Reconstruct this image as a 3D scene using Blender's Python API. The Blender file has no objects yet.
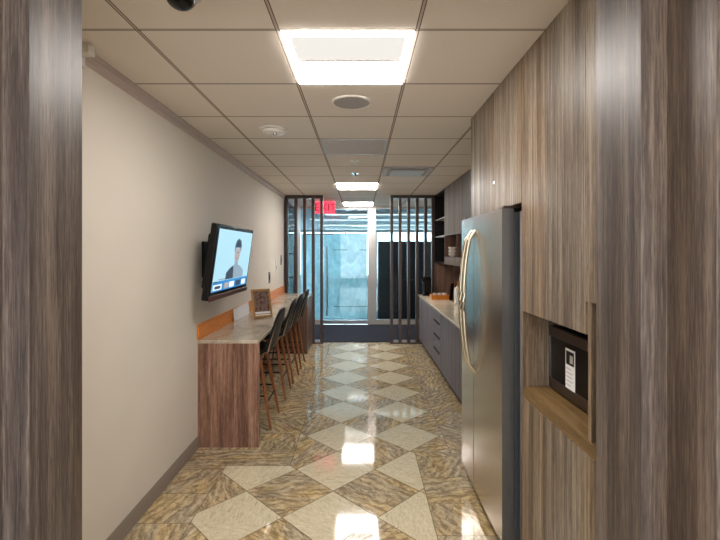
import bpy, math, random
from mathutils import Vector, Matrix
random.seed(7)
C = bpy.context.scene.collection
PI = math.pi

# ------------------------------------------------------------------ camera, world, exposure
cam_d = bpy.data.cameras.new('camera'); cam = bpy.data.objects.new('camera', cam_d); C.objects.link(cam)
cam.location = (0, 0, 1.60); cam.rotation_euler = (PI/2, 0, 0)
cam_d.sensor_fit = 'HORIZONTAL'; cam_d.sensor_width = 36.0; cam_d.lens = 434.0/720*36
cam_d.shift_x = -1.0/720; cam_d.shift_y = -19.0/720
cam_d.clip_start = 0.02; cam_d.clip_end = 200
bpy.context.scene.camera = cam
sc = bpy.context.scene
sc.view_settings.view_transform = 'Standard'; sc.view_settings.look = 'None'
sc.view_settings.gamma = 1; sc.view_settings.exposure = 2.05
w = bpy.data.worlds.new('world'); sc.world = w; w.use_nodes = True
bg = w.node_tree.nodes['Background']; bg.inputs[0].default_value = (0.80, 0.92, 1.0, 1); bg.inputs[1].default_value = 3.2
TROFFER = 10.0; BACKROOM_FILL = 8.0; STRIP = .4

# ------------------------------------------------------------------ material helpers
def lin(c):
    return tuple(((x/255)/12.92 if x/255 <= .04045 else ((x/255+.055)/1.055)**2.4) for x in c) + (1,)
class NT:
    def __init__(s, name):
        s.m = bpy.data.materials.new(name); s.m.use_nodes = True; s.t = s.m.node_tree
        s.p = s.t.nodes['Principled BSDF']; s.out = s.t.nodes['Material Output']
    def n(s, typ, **k):
        nd = s.t.nodes.new(typ)
        for a, b in k.items():
            if a.startswith('i_'):
                key = a[2:]; key = int(key) if key.isdigit() else key
                s.set(nd.inputs[key], b)
            else: setattr(nd, a, b)
        return nd
    def set(s, inp, v):
        if isinstance(v, bpy.types.NodeSocket): s.t.links.new(v, inp)
        elif isinstance(v, bpy.types.Node): s.t.links.new(v.outputs[0], inp)
        else: inp.default_value = v
    def mth(s, op, a, b=0, c=0):
        nd = s.t.nodes.new('ShaderNodeMath'); nd.operation = op
        s.set(nd.inputs[0], a); s.set(nd.inputs[1], b)
        if op in ('MULTIPLY_ADD', 'SMOOTH_MIN', 'WRAP', 'COMPARE'): s.set(nd.inputs[2], c)
        return nd.outputs[0]
    def mix(s, f, a, b):
        nd = s.t.nodes.new('ShaderNodeMix'); nd.data_type = 'RGBA'
        s.set(nd.inputs[0], f); s.set(nd.inputs[6], a); s.set(nd.inputs[7], b); return nd.outputs[2]
    def mul(s, a, b, f=1.0):
        nd = s.t.nodes.new('ShaderNodeMix'); nd.data_type = 'RGBA'; nd.blend_type = 'MULTIPLY'
        s.set(nd.inputs[0], f); s.set(nd.inputs[6], a); s.set(nd.inputs[7], b); return nd.outputs[2]
    def ramp(s, f, stops):
        nd = s.t.nodes.new('ShaderNodeValToRGB'); s.set(nd.inputs[0], f); e = nd.color_ramp.elements
        while len(e) < len(stops): e.new(.5)
        for i, (p, c) in enumerate(stops): e[i].position = p; e[i].color = c
        return nd.outputs[0]
    def pos(s):
        return s.n('ShaderNodeNewGeometry').outputs['Position']
    def vscale(s, v, sc_):
        nd = s.n('ShaderNodeVectorMath', operation='MULTIPLY'); s.set(nd.inputs[0], v); s.set(nd.inputs[1], sc_); return nd.outputs[0]
    def noise(s, v, scale=1, detail=4, rough=.55, dist=0):
        nd = s.n('ShaderNodeTexNoise'); s.set(nd.inputs['Vector'], v); nd.inputs['Scale'].default_value = scale
        nd.inputs['Detail'].default_value = detail; nd.inputs['Roughness'].default_value = rough; nd.inputs['Distortion'].default_value = dist
        return nd.outputs['Fac']
    def bump(s, h, strength=.3, dist=.002):
        b = s.n('ShaderNodeBump'); s.set(b.inputs['Height'], h); b.inputs['Strength'].default_value = strength; b.inputs['Distance'].default_value = dist
        s.set(s.p.inputs['Normal'], b.outputs[0])
MATS = {}
def plain(name, rgb, rough=.5, metal=0, spec=.5, var=.06, scale=25, bumpy=0):
    k = NT(name); c = lin(rgb); k.p.inputs['Roughness'].default_value = rough; k.p.inputs['Metallic'].default_value = metal
    k.p.inputs['Specular IOR Level'].default_value = spec
    nz = k.noise(k.pos(), scale, 3)
    d = tuple(max(0, x*(1-var)) for x in c[:3])+(1,); e = tuple(min(1, x*(1+var)) for x in c[:3])+(1,)
    k.set(k.p.inputs['Base Color'], k.ramp(nz, [(.3, d), (.7, e)]))
    if bumpy: k.bump(k.noise(k.pos(), scale*8, 2), bumpy, .001)
    MATS[name] = k.m; return k.m
def wood(name, dark, mid, light, axis='z', rough=.38, fine=1.0, contrast=1.0, spec=.4, warm=None, pores=.25):
    k = NT(name); P = k.pos()
    L, H = 1.1, 70*fine
    def S(l, h): return {'z': (h, h, l), 'y': (h, l, h), 'x': (l, h, h)}[axis]
    g1 = k.noise(k.vscale(P, S(.35, 16*fine)), 1, 3, .55, .35)
    g2 = k.noise(k.vscale(P, S(L*1.6, H)), 1, 5, .7, .2)
    g3 = k.noise(k.vscale(P, S(16, 300*fine)), 1, 3, .7)
    s_ = k.mth('ADD', k.mth('MULTIPLY', g1, .34), k.mth('ADD', k.mth('MULTIPLY', g2, .42), k.mth('MULTIPLY', g3, .24)))
    s_ = k.mth('MULTIPLY_ADD', k.mth('SUBTRACT', s_, .5), 1.0*contrast, .5)
    col = k.ramp(s_, [(.36, lin(dark)), (.49, lin(mid)), (.63, lin(light))])
    if warm:
        wv = k.noise(k.vscale(P, S(.25, 5)), 1, 1, .5)
        col = k.mix(k.mth('MULTIPLY', k.ramp(wv, [(.48, (0, 0, 0, 1)), (.66, (1, 1, 1, 1))]), .55), col, k.mul(col, lin(warm)))
    pr = k.noise(k.vscale(P, S(11, 420*fine)), 1, 2, .5)
    col = k.mix(k.mth('MULTIPLY', k.ramp(pr, [(.54, (0, 0, 0, 1)), (.64, (1, 1, 1, 1))]), pores), col, lin(dark))
    k.set(k.p.inputs['Base Color'], col)
    k.p.inputs['Roughness'].default_value = rough
    k.bump(k.mth('ADD', g2, g3), .3, .0012); k.p.inputs['Specular IOR Level'].default_value = spec
    MATS[name] = k.m; return k.m
def emis(name, rgb, strength, linear=False):
    k = NT(name); c = rgb + (1,) if linear else lin(rgb)
    k.p.inputs['Base Color'].default_value = (.02, .02, .02, 1); k.p.inputs['Emission Color'].default_value = c
    k.p.inputs['Emission Strength'].default_value = strength; MATS[name] = k.m; return k.m

WALNUT = wood('walnut_veneer', (64, 54, 46), (116, 102, 88), (166, 152, 134), warm=(255, 232, 198), contrast=1.35)
JAMB = wood('jamb_veneer', (54, 46, 43), (92, 81, 75), (132, 119, 110), fine=.8, contrast=1.15, rough=.42, pores=.55, warm=(255, 236, 206))
BARWOOD = wood('bar_walnut_veneer', (78, 52, 42), (134, 98, 80), (184, 148, 126), fine=.7, contrast=1.15)
DARKWOOD = wood('dark_slat_wood', (36, 26, 23), (57, 42, 37), (80, 62, 53))
BACKWOOD = wood('back_panel_wood', (66, 46, 36), (104, 76, 62), (136, 106, 88))
SHELFWOOD = wood('niche_floor_wood', (78, 58, 34), (122, 95, 58), (152, 124, 82), axis='y', fine=.6)
ORANGE = wood('orange_wood', (176, 92, 20), (216, 126, 36), (236, 156, 60), axis='y', rough=.3, fine=.5)
LEGWOOD = wood('stool_leg_wood', (84, 44, 22), (132, 76, 40), (168, 104, 60), rough=.35)
BACK_SHINE = wood('stool_back_highlight', (120, 92, 64), (160, 130, 96), (190, 160, 124))  # pale tone stands for a highlight on the stool back edges
WALL = plain('cream_wall_paint', (216, 208, 196), .75, var=.015, scale=3, bumpy=.05)
BASEB = plain('grey_rubber_base', (136, 124, 114), .5, var=.04)
MOULD = plain('mauve_grey_moulding', (190, 174, 168), .5, var=.03)
WHITEP = plain('white_plastic', (226, 222, 214), .35, var=.02)
GREYP = plain('grey_plastic', (186, 182, 180), .5, var=.03)
BLACKP = plain('black_plastic', (9, 9, 11), .25, spec=.3, var=.1)
BLACKM = plain('matte_black', (12, 11, 12), .6, spec=.2, var=.1)
LEATHER = plain('black_leather', (13, 12, 14), .5, spec=.25, var=.15, scale=60, bumpy=.15)
DARKREC = plain('shadow_gap_black', (20, 17, 16), .7)
ALU = plain('brushed_aluminium', (176, 176, 180), .32, metal=1, var=.03)
CHROME = plain('chrome', (205, 205, 205), .12, metal=1, var=.01)
MULL = plain('white_painted_mullion', (176, 172, 168), .45, var=.02)
DOORSIDE = plain('door_side_grey', (112, 110, 108), .35, metal=.6, var=.03)
HANDLEM = plain('champagne_steel', (186, 174, 152), .25, metal=1, var=.02)
BROWNM = plain('brown_speaker_bar', (84, 52, 46), .4)
FRIDGEBODY = plain('fridge_body_grey', (74, 76, 80), .45, var=.04)
CARPET = plain('navy_grey_carpet', (27, 31, 47), .95, var=.35, scale=160, bumpy=.4)
LOBBYFLOOR = plain('lobby_grey_carpet', (120, 126, 136), .9, var=.1, scale=60)
LOBBYWALL = plain('lobby_pale_wall', (196, 208, 214), .8, var=.02)
LOBBYCEIL = plain('lobby_grey_ceiling', (120, 130, 136), .85, var=.02)
NAVY = plain('dark_navy_panel', (20, 24, 34), .4, var=.15)
WHITEC = plain('white_ceramic', (232, 226, 214), .25, var=.01)
PAPER = plain('white_paper', (238, 238, 238), .6, var=.01)
GOLD = plain('gold_frame_wood', (176, 134, 78), .35, var=.1)
def stainless():
    k = NT('brushed_stainless'); P = k.pos()
    g = k.noise(k.vscale(P, (4, 4, 420)), 1, 3, .6)
    k.p.inputs['Metallic'].default_value = 1
    k.set(k.p.inputs['Base Color'], k.ramp(g, [(.3, lin((192, 184, 172))), (.7, lin((204, 196, 184)))]))
    k.p.inputs['Roughness'].default_value = .27; return k.m
STEEL = stainless()
DARKSTEEL = plain('dark_brown_steel', (92, 80, 72), .32, metal=.8, var=.05)
def ceiling_mat():
    k = NT('ceiling_tiles'); P = k.pos(); sep = k.n('ShaderNodeSeparateXYZ'); k.set(sep.inputs[0], P)
    T = .61
    def band(sock, off, wd):
        u = k.mth('FRACT', k.mth('ADD', k.mth('DIVIDE', k.mth('SUBTRACT', sock, off), T), .5+50))
        d = k.mth('ABSOLUTE', k.mth('SUBTRACT', u, .5))
        return d, wd
    dx, _ = band(sep.outputs[0], .246, 0); dy, _ = band(sep.outputs[1], 1.889, 0)
    lx = k.mth('LESS_THAN', dx, .0095); ly = k.mth('LESS_THAN', dy, .0085)
    ex = k.mth('LESS_THAN', k.mth('ABSOLUTE', k.mth('SUBTRACT', dx, .012)), .0035); ey = k.mth('LESS_THAN', k.mth('ABSOLUTE', k.mth('SUBTRACT', dy, .011)), .003)
    bar = k.mth('MAXIMUM', lx, ly); edge = k.mth('MAXIMUM', ex, ey)
    sp = k.noise(P, 220, 3, .7)
    tile = k.ramp(sp, [(.3, lin((222, 212, 202))), (.6, lin((233, 224, 214)))])
    c = k.mix(bar, tile, lin((190, 176, 164))); c = k.mix(edge, c, lin((92, 78, 70)))
    k.set(k.p.inputs['Base Color'], c); k.p.inputs['Roughness'].default_value = .85; k.p.inputs['Specular IOR Level'].default_value = .2
    k.bump(k.mth('SUBTRACT', sp, k.mth('MULTIPLY', edge, 3)), .25, .001); return k.m
CEIL = ceiling_mat()
def floor_mat():
    k = NT('polished_granite_floor'); P = k.pos(); sep = k.n('ShaderNodeSeparateXYZ'); k.set(sep.inputs[0], P)
    X, Y = sep.outputs[0], sep.outputs[1]
    M = k.mth
    D = .575
    # rotated 45 degree tiles: light tile centres at (-.186, 2.605) + multiples of D along x or y
    a = M('DIVIDE', M('SUBTRACT', X, -.186), D); b = M('DIVIDE', M('SUBTRACT', Y, 2.605), D)
    u = M('ADD', M('ADD', a, b), 60.5); v = M('ADD', M('SUBTRACT', a, b), 60.5)
    fu, fv = M('FLOOR', u), M('FLOOR', v)
    par = M('MODULO', M('ADD', fu, fv), 2)                       # 0 -> light tile
    du = M('SUBTRACT', .5, M('ABSOLUTE', M('SUBTRACT', M('FRACT', u), .5))); dv = M('SUBTRACT', .5, M('ABSOLUTE', M('SUBTRACT', M('FRACT', v), .5)))
    dgr = M('LESS_THAN', M('MINIMUM', du, dv), .0075)
    def inside(x0, x1, y0, y1):
        return M('MULTIPLY', M('MULTIPLY', M('GREATER_THAN', X, x0), M('LESS_THAN', X, x1)), M('MULTIPLY', M('GREATER_THAN', Y, y0), M('LESS_THAN', Y, y1)))
    near = inside(-1.005, .427, -9, 3.235); near2 = inside(-.53, .427, -9, 3.47); far = inside(-.53, .71, 3.45, 7.6)
    fld = M('MAXIMUM', M('MAXIMUM', near, near2), far)
    light = M('MULTIPLY', M('SUBTRACT', 1, par), fld)
    # border tiles
    bx = M('FLOOR', M('DIVIDE', M('SUBTRACT', X, -.53), 10)); by = M('ADD', M('DIVIDE', M('SUBTRACT', Y, 2.549), .3155), M('MULTIPLY', M('GREATER_THAN', X, 0), .35))
    bid = M('FLOOR', by)
    bgl = M('LESS_THAN', M('SUBTRACT', .5, M('ABSOLUTE', M('SUBTRACT', M('FRACT', by), .5))), .008)
    def vline(x, y0, y1): return M('MULTIPLY', M('LESS_THAN', M('ABSOLUTE', M('SUBTRACT', X, x)), .0025), M('MULTIPLY', M('GREATER_THAN', Y, y0), M('LESS_THAN', Y, y1)))
    def hline(y, x0, x1): return M('MULTIPLY', M('LESS_THAN', M('ABSOLUTE', M('SUBTRACT', Y, y)), .003), M('MULTIPLY', M('GREATER_THAN', X, x0), M('LESS_THAN', X, x1)))
    gr = M('MAXIMUM', M('MULTIPLY', fld, dgr), M('MULTIPLY', M('SUBTRACT', 1, fld), bgl))
    for g in (vline(-1.005, -9, 3.235), hline(3.235, -1.33, -.48), vline(-.53, 3.235, 7.6), vline(.427, -9, 3.45), vline(.71, 3.45, 7.6), hline(3.45, .43, .71)):
        gr = M('MAXIMUM', gr, g)
    # per tile id -> rotation of the vein direction
    idn = k.n('ShaderNodeTexWhiteNoise', noise_dimensions='3D')
    cx = k.n('ShaderNodeCombineXYZ'); k.set(cx.inputs[0], M('MULTIPLY', fu, fld)); k.set(cx.inputs[1], M('MULTIPLY', fv, fld)); k.set(cx.inputs[2], M('MULTIPLY', M('SUBTRACT', 1, fld), M('ADD', bid, M('MULTIPLY', M('GREATER_THAN', X, 0), 57))))
    k.set(idn.inputs['Vector'], cx.outputs[0]); r = idn.outputs['Value']
    rot = k.n('ShaderNodeVectorRotate', rotation_type='Z_AXIS'); k.set(rot.inputs['Vector'], P); k.set(rot.inputs['Angle'], M('MULTIPLY', r, 3.1))
    off = k.n('ShaderNodeVectorMath', operation='ADD'); k.set(off.inputs[0], rot.outputs[0]); k.set(off.inputs[1], k.vscale(idn.outputs['Color'], (9, 9, 9)))
    V = off.outputs[0]
    big = k.noise(k.vscale(V, (2.2, 5.5, 1)), 1, 2, .5, .4)
    wv = k.n('ShaderNodeTexWave', wave_type='BANDS', bands_direction='Y'); k.set(wv.inputs['Vector'], V)
    wv.inputs['Scale'].default_value = 5.5; wv.inputs['Distortion'].default_value = 11; wv.inputs['Detail'].default_value = 5; wv.inputs['Detail Scale'].default_value = 1.1; wv.inputs['Detail Roughness'].default_value = .62
    wr = k.noise(k.vscale(V, (5, 9, 1)), 1, 6, .68, 2.2); wr2 = M('SUBTRACT', 1, M('ABSOLUTE', M('MULTIPLY', M('SUBTRACT', k.noise(k.vscale(V, (4, 10, 1)), 1, 4, .6, 1.5), .5), 7)))
    sp = k.noise(P, 130, 4, .7); fine = k.noise(k.vscale(V, (18, 55, 1)), 1, 5, .7, 1.0)
    s_ = M('ADD', M('MULTIPLY', wr, .40), M('ADD', M('MULTIPLY', fine, .36), M('ADD', M('MULTIPLY', sp, .24), M('MULTIPLY', M('SUBTRACT', wv.outputs['Fac'], .5), .10))))
    brown = k.ramp(s_, [(.34, lin((112, 98, 80))), (.44, lin((160, 144, 118))), (.54, lin((192, 176, 146))), (.66, lin((218, 204, 174)))])
    gold = k.ramp(s_, [(.34, lin((122, 100, 68))), (.44, lin((176, 150, 106))), (.54, lin((212, 184, 134))), (.66, lin((232, 214, 172)))])
    bc = k.mix(k.ramp(big, [(.42, (0, 0, 0, 1)), (.66, (1, 1, 1, 1))]), brown, gold)
    bc = k.mix(M('MULTIPLY', k.ramp(wr2, [(.55, (0, 0, 0, 1)), (.95, (1, 1, 1, 1))]), .5), bc, lin((96, 80, 62)))
    l_ = M('ADD', M('MULTIPLY', fine, .6), M('MULTIPLY', sp, .4))
    lc = k.ramp(l_, [(.32, lin((150, 138, 114))), (.44, lin((202, 190, 160))), (.60, lin((226, 216, 188)))])
    c = k.mix(light, bc, lc); c = k.mix(M('MULTIPLY', gr, .75), c, lin((96, 82, 62)))
    k.set(k.p.inputs['Base Color'], c)
    k.set(k.p.inputs['Roughness'], M('MULTIPLY_ADD', sp, .05, .035)); k.p.inputs['IOR'].default_value = 1.55; k.p.inputs['Specular IOR Level'].default_value = .95
    bm_ = k.noise(P, 5, 2); k.bump(bm_, .02, .004); return k.m
FLOOR = floor_mat()
def stone_top(nm, cs):
    k = NT(nm); P = k.pos()
    n1 = k.noise(P, 90, 4, .7); n2 = k.noise(k.vscale(P, (5, 2.4, 5)), 1, 4, .6, 1)
    s_ = k.mth('ADD', k.mth('MULTIPLY', n1, .5), k.mth('MULTIPLY', n2, .5))
    k.set(k.p.inputs['Base Color'], k.ramp(s_, [(.32, lin(cs[0])), (.48, lin(cs[1])), (.64, lin(cs[2]))]))
    k.p.inputs['Roughness'].default_value = .12; return k.m
STONE = stone_top('beige_stone_worktop', ((138, 124, 108), (178, 165, 146), (206, 196, 178))); CREAM = stone_top('cream_stone_worktop', ((190, 176, 150), (220, 208, 184), (236, 228, 208)))
def glass_mat(name, tint, refl=.06):
    k = NT(name); t = k.t
    fr = k.n('ShaderNodeFresnel'); fr.inputs['IOR'].default_value = 1.45
    tr = k.n('ShaderNodeBsdfTransparent'); tr.inputs[0].default_value = tint
    gl = k.n('ShaderNodeBsdfGlossy'); gl.inputs['Roughness'].default_value = .02
    mx = k.n('ShaderNodeMixShader'); k.set(mx.inputs[0], fr.outputs[0]); k.set(mx.inputs[1], tr.outputs[0]); k.set(mx.inputs[2], gl.outputs[0])
    k.set(k.out.inputs['Surface'], mx.outputs[0]); return k.m
GLASS = glass_mat('clear_glass', (.84, .93, .95, 1)); GLASSW = glass_mat('bronze_tinted_fill_glass', (.74, .70, .68, 1))
def film_mat():
    k = NT('frosted_leaf_film'); P = k.pos()
    n = k.noise(k.vscale(P, (3.2, 1, 2.4)), 1, 5, .62, 1.6); n2 = k.noise(k.vscale(P, (11, 1, 9)), 1, 4, .7, .8)
    s_ = k.mth('ADD', k.mth('MULTIPLY', n, .65), k.mth('MULTIPLY', n2, .35))
    pat = k.ramp(s_, [(.42, (0, 0, 0, 1)), (.60, (1, 1, 1, 1))])
    col = k.mix(pat, (.62, .76, .79, 1), (.92, .98, .98, 1))
    tl = k.n('ShaderNodeBsdfTranslucent'); k.set(tl.inputs[0], col)
    df = k.n('ShaderNodeBsdfDiffuse'); k.set(df.inputs[0], col)
    tp = k.n('ShaderNodeBsdfTransparent'); tp.inputs[0].default_value = (.75, .95, 1, 1)
    m1 = k.n('ShaderNodeMixShader'); m1.inputs[0].default_value = .25; k.set(m1.inputs[1], tl.outputs[0]); k.set(m1.inputs[2], df.outputs[0])
    m2 = k.n('ShaderNodeMixShader'); m2.inputs[0].default_value = .14; k.set(m2.inputs[1], m1.outputs[0]); k.set(m2.inputs[2], tp.outputs[0])
    k.set(k.out.inputs['Surface'], m2.outputs[0]); return k.m
FILM = film_mat()
def photo_mat():
    k = NT('printed_photo'); P = k.pos()
    v = k.n('ShaderNodeTexVoronoi'); k.set(v.inputs['Vector'], P); v.inputs['Scale'].default_value = 34
    n = k.noise(P, 40, 4, .7)
    c = k.ramp(n, [(.30, lin((44, 30, 26))), (.45, lin((112, 72, 54))), (.55, lin((150, 128, 116))), (.62, lin((92, 96, 116))), (.8, lin((196, 178, 160)))])
    k.set(k.p.inputs['Base Color'], k.mul(c, v.outputs['Color'], .12)); k.p.inputs['Roughness'].default_value = .3; return k.m
PHOTO = photo_mat()
def grille_mat(name, ca, cb, sc_=70):
    k = NT(name); P = k.pos(); sep = k.n('ShaderNodeSeparateXYZ'); k.set(sep.inputs[0], P)
    fx = k.mth('LESS_THAN', k.mth('FRACT', k.mth('MULTIPLY', sep.outputs[0], sc_)), .45); fy = k.mth('LESS_THAN', k.mth('FRACT', k.mth('MULTIPLY', sep.outputs[1], sc_)), .45)
    k.set(k.p.inputs['Base Color'], k.mix(k.mth('MULTIPLY', fx, fy), lin(ca), lin(cb))); k.p.inputs['Roughness'].default_value = .6; return k.m
GRILLE = grille_mat('perforated_grille', (206, 190, 182), (140, 126, 120))
SPKR = grille_mat('speaker_grille', (176, 168, 164), (120, 114, 112), 160)
LENS = emis('troffer_lens', (1.0, .95, .90), TROFFER, True)
LENSB = emis('troffer_basket', (1.0, .95, .88), .215, True)
LENSF = emis('far_troffer_lens', (1.0, .95, .90), TROFFER*1.35, True)
LENS_FILL = emis('back_room_fill_lens', (1.0, .96, .93), BACKROOM_FILL, True)
STRIPM = emis('lobby_strip_light', (.95, .98, 1.0), STRIP, True)
EXITRED = emis('exit_sign_red', (.6, .0, .01), .05, True)
EXITGLOW = emis('exit_sign_face', (1.0, .05, .10), .45, True)

# ------------------------------------------------------------------ mesh builder
class MB:
    def __init__(s): s.v = []; s.f = []; s.mi = []; s.sm = []; s.cur = 0
    def add(s, vs, fs, smooth=False):
        o = len(s.v); s.v += [Vector(p) for p in vs]
        for f in fs: s.f.append([i+o for i in f]); s.mi.append(s.cur); s.sm.append(smooth)
        return s
    def m(s, i): s.cur = i; return s
    def box(s, x0, x1, y0, y1, z0, z1):
        x0, x1 = sorted((x0, x1)); y0, y1 = sorted((y0, y1)); z0, z1 = sorted((z0, z1))
        return s.add([(x0,y0,z0),(x1,y0,z0),(x1,y1,z0),(x0,y1,z0),(x0,y0,z1),(x1,y0,z1),(x1,y1,z1),(x0,y1,z1)],
                     [(0,3,2,1),(4,5,6,7),(0,1,5,4),(1,2,6,5),(2,3,7,6),(3,0,4,7)])
    def prism(s, pts, a, b, axis='z', smooth=False):
        # polygon in the plane across `axis`, extruded a..b ; pts order (u,v): z->(x,y) x->(y,z) y->(x,z)
        def P(u, v, t): return {'z': (u, v, t), 'x': (t, u, v), 'y': (u, t, v)}[axis]
        n = len(pts); vs = [P(u, v, a) for u, v in pts] + [P(u, v, b) for u, v in pts]
        s.add(vs, [tuple(range(n))[::-1], tuple(range(n, 2*n))])
        o = len(s.v)-2*n
        for i in range(n):
            j = (i+1) % n; s.f.append([o+i, o+j, o+n+j, o+n+i]); s.mi.append(s.cur); s.sm.append(smooth)
        return s
    def tube(s, path, radii, seg=10, flat=None):
        path = [Vector(p) for p in path]
        if not isinstance(radii, (list, tuple)): radii = [radii]*len(path)
        rings = []; up = Vector((0, 0, 1))
        for i, p in enumerate(path):
            d = (path[min(i+1, len(path)-1)]-path[max(i-1, 0)]).normalized()
            a = d.cross(up)
            if a.length < 1e-3: a = d.cross(Vector((0, 1, 0)))
            a.normalize(); b = d.cross(a).normalized()
            ra = radii[i]; rb = ra*(flat or 1)
            rings.append([p+a*math.cos(2*PI*k/seg)*ra+b*math.sin(2*PI*k/seg)*rb for k in range(seg)])
        vs = [q for r in rings for q in r]; fs = []
        for i in range(len(path)-1):
            for k in range(seg):
                j = (k+1) % seg; fs.append((i*seg+k, i*seg+j, (i+1)*seg+j, (i+1)*seg+k))
        s.add(vs, fs, True)
        o = len(s.v)-len(vs)
        s.f.append([o+k for k in range(seg)][::-1]); s.mi.append(s.cur); s.sm.append(False)
        s.f.append([o+(len(path)-1)*seg+k for k in range(seg)]); s.mi.append(s.cur); s.sm.append(False)
        return s
    def lathe(s, prof, c=(0, 0, 0), seg=28, smooth=True):
        # prof (r, z) open profile
        c = Vector(c); vs = []; fs = []
        for r, z in prof:
            for k in range(seg): vs.append(c+Vector((r*math.cos(2*PI*k/seg), r*math.sin(2*PI*k/seg), z)))
        for i in range(len(prof)-1):
            for k in range(seg):
                j = (k+1) % seg; fs.append((i*seg+k, i*seg+j, (i+1)*seg+j, (i+1)*seg+k))
        s.add(vs, fs, smooth); o = len(s.v)-len(vs)
        if prof[0][0] > 1e-4: s.f.append([o+k for k in range(seg)][::-1]); s.mi.append(s.cur); s.sm.append(False)
        if prof[-1][0] > 1e-4: s.f.append([o+(len(prof)-1)*seg+k for k in range(seg)]); s.mi.append(s.cur); s.sm.append(False)
        return s
    def xf(s, mat, start=0):
        for i in range(start, len(s.v)): s.v[i] = mat @ s.v[i]
        return s
    def build(s, name, mats, parent=None, bevel=0, origin=None, label=None, seg=2):
        if not isinstance(mats, (list, tuple)): mats = [mats]
        if parent is None:
            if origin is None:
                xs = [v.x for v in s.v]; ys = [v.y for v in s.v]; zs = [v.z for v in s.v]
                origin = Vector(((min(xs)+max(xs))/2, (min(ys)+max(ys))/2, min(zs)))
            origin = Vector(origin); wo = origin
        else:
            wo = Vector(parent['_wo']); origin = Vector((0, 0, 0))
            xs = [v.x for v in s.v]; ys = [v.y for v in s.v]; zs = [v.z for v in s.v]
            loc = Vector(((min(xs)+max(xs))/2, (min(ys)+max(ys))/2, min(zs)))
            origin = loc-wo; wo = loc
        me = bpy.data.meshes.new(name)
        me.from_pydata([v-wo for v in s.v], [], s.f)
        for m_ in mats: me.materials.append(m_)
        for i, p in enumerate(me.polygons): p.material_index = s.mi[i]; p.use_smooth = s.sm[i]
        me.update()
        import bmesh
        bm = bmesh.new(); bm.from_mesh(me); bmesh.ops.recalc_face_normals(bm, faces=bm.faces); bm.to_mesh(me); bm.free(); me.set_sharp_from_angle(angle=math.radians(38))
        o = bpy.data.objects.new(name, me); C.objects.link(o); o.location = origin; o['_wo'] = list(wo)
        if parent: o.parent = parent
        if bevel:
            b = o.modifiers.new('bevel', 'BEVEL'); b.width = bevel; b.segments = seg; b.limit_method = 'ANGLE'; b.angle_limit = math.radians(40)
        if label: o['label'] = label
        return o
def thing(name, label, cat, loc, group=None):
    o = bpy.data.objects.new(name, None); C.objects.link(o); o.location = loc; o.empty_display_size = .1
    o['_wo'] = list(loc); return tag(o, label, cat, group)
def tag(o, label, cat, group=None, kind=None):
    o['label'] = label; o['category'] = cat
    if group: o['group'] = group
    if kind: o['kind'] = kind
    return o
def struct(name, mb, mats, parent=None, bevel=0):
    o = mb.build(name, mats, parent, bevel)
    if parent is None: o['kind'] = 'structure'
    return o
def sthing(name, loc):
    o = bpy.data.objects.new(name, None); C.objects.link(o); o.location = loc; o['_wo'] = list(loc); o['kind'] = 'structure'; return o
def copy_tree(o, parent=None):
    c = o.copy(); C.objects.link(c)
    if parent is not None: c.parent = parent
    for ch in [q for q in o.children]: copy_tree(ch, c)
    return c
def text_mb(txt, size, ext=.001):
    cu = bpy.data.curves.new('t', 'FONT'); cu.body = txt; cu.size = size; cu.extrude = ext; cu.align_x = 'CENTER'; cu.align_y = 'CENTER'
    o = bpy.data.objects.new('t', cu); me = bpy.data.meshes.new_from_object(o)
    vs = [v.co.copy() for v in me.vertices]; fs = [tuple(p.vertices) for p in me.polygons]
    bpy.data.objects.remove(o); bpy.data.curves.remove(cu); bpy.data.meshes.remove(me); return vs, fs

H = 2.563; WX = -1.33; WR = 1.62; PY = 7.53; GY = 9.45

# ------------------------------------------------------------------ structure
struct('floor', MB().box(-2.2, 2.2, -3.0, GY+.06, -.10, 0), FLOOR)
struct('floor', MB().box(-5, 5, GY+.06, 20.0, -.10, 0), LOBBYFLOOR)
struct('ceiling', MB().box(-2.2, 2.2, -3.0, GY+.06, H, H+.1), CEIL)
struct('ceiling', MB().box(-5, 5, GY+.06, 20.0, H, H+.1), LOBBYCEIL)
struct('wall_left', MB().box(WX-.12, WX, 1.3, PY+.06, 0, H), WALL)
struct('wall_right', MB().box(WR, WR+.12, 1.3, GY, 0, H), WALL)
struct('wall_camera_left', MB().box(-2.2, -2.1, -3.0, 1.29, 0, H), WALL)
struct('wall_camera_right', MB().box(2.1, 2.2, -3.0, 1.29, 0, H), WALL)
struct('wall_camera_back', MB().box(-2.1, 2.1, -3.0, -2.9, 0, .25).box(-2.1, 2.1, -3.0, -2.9, 2.45, H).box(-2.1, -1.9, -3.0, -2.9, .25, 2.45).box(1.9, 2.1, -3.0, -2.9, .25, 2.45), WALL)
struct('fill_window', MB().box(-1.9, 1.9, -2.96, -2.95, .25, 2.45), GLASSW)  # daylight window added behind the camera to fill the corridor and its ceiling
struct('baseboard_left', MB().prism([(WX, 0), (WX+.012, 0), (WX+.010, .085), (WX+.004, .095), (WX, .095)], 1.3, 3.53, 'y'), BASEB)
struct('trim_1', MB().prism([(WX, H), (WX+.030, H), (WX+.030, H-.012), (WX+.016, H-.022), (WX+.016, H-.055), (WX, H-.066)], 2.05, PY-.055, 'y'), MOULD)
struct('trim_5', MB().box(WX, WX+.075, 2.0, 2.049, H-.05, H-.001).box(WX, WX+.03, 2.0, 2.049, H-.10, H-.05), WHITEP, bevel=.003)
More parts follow.
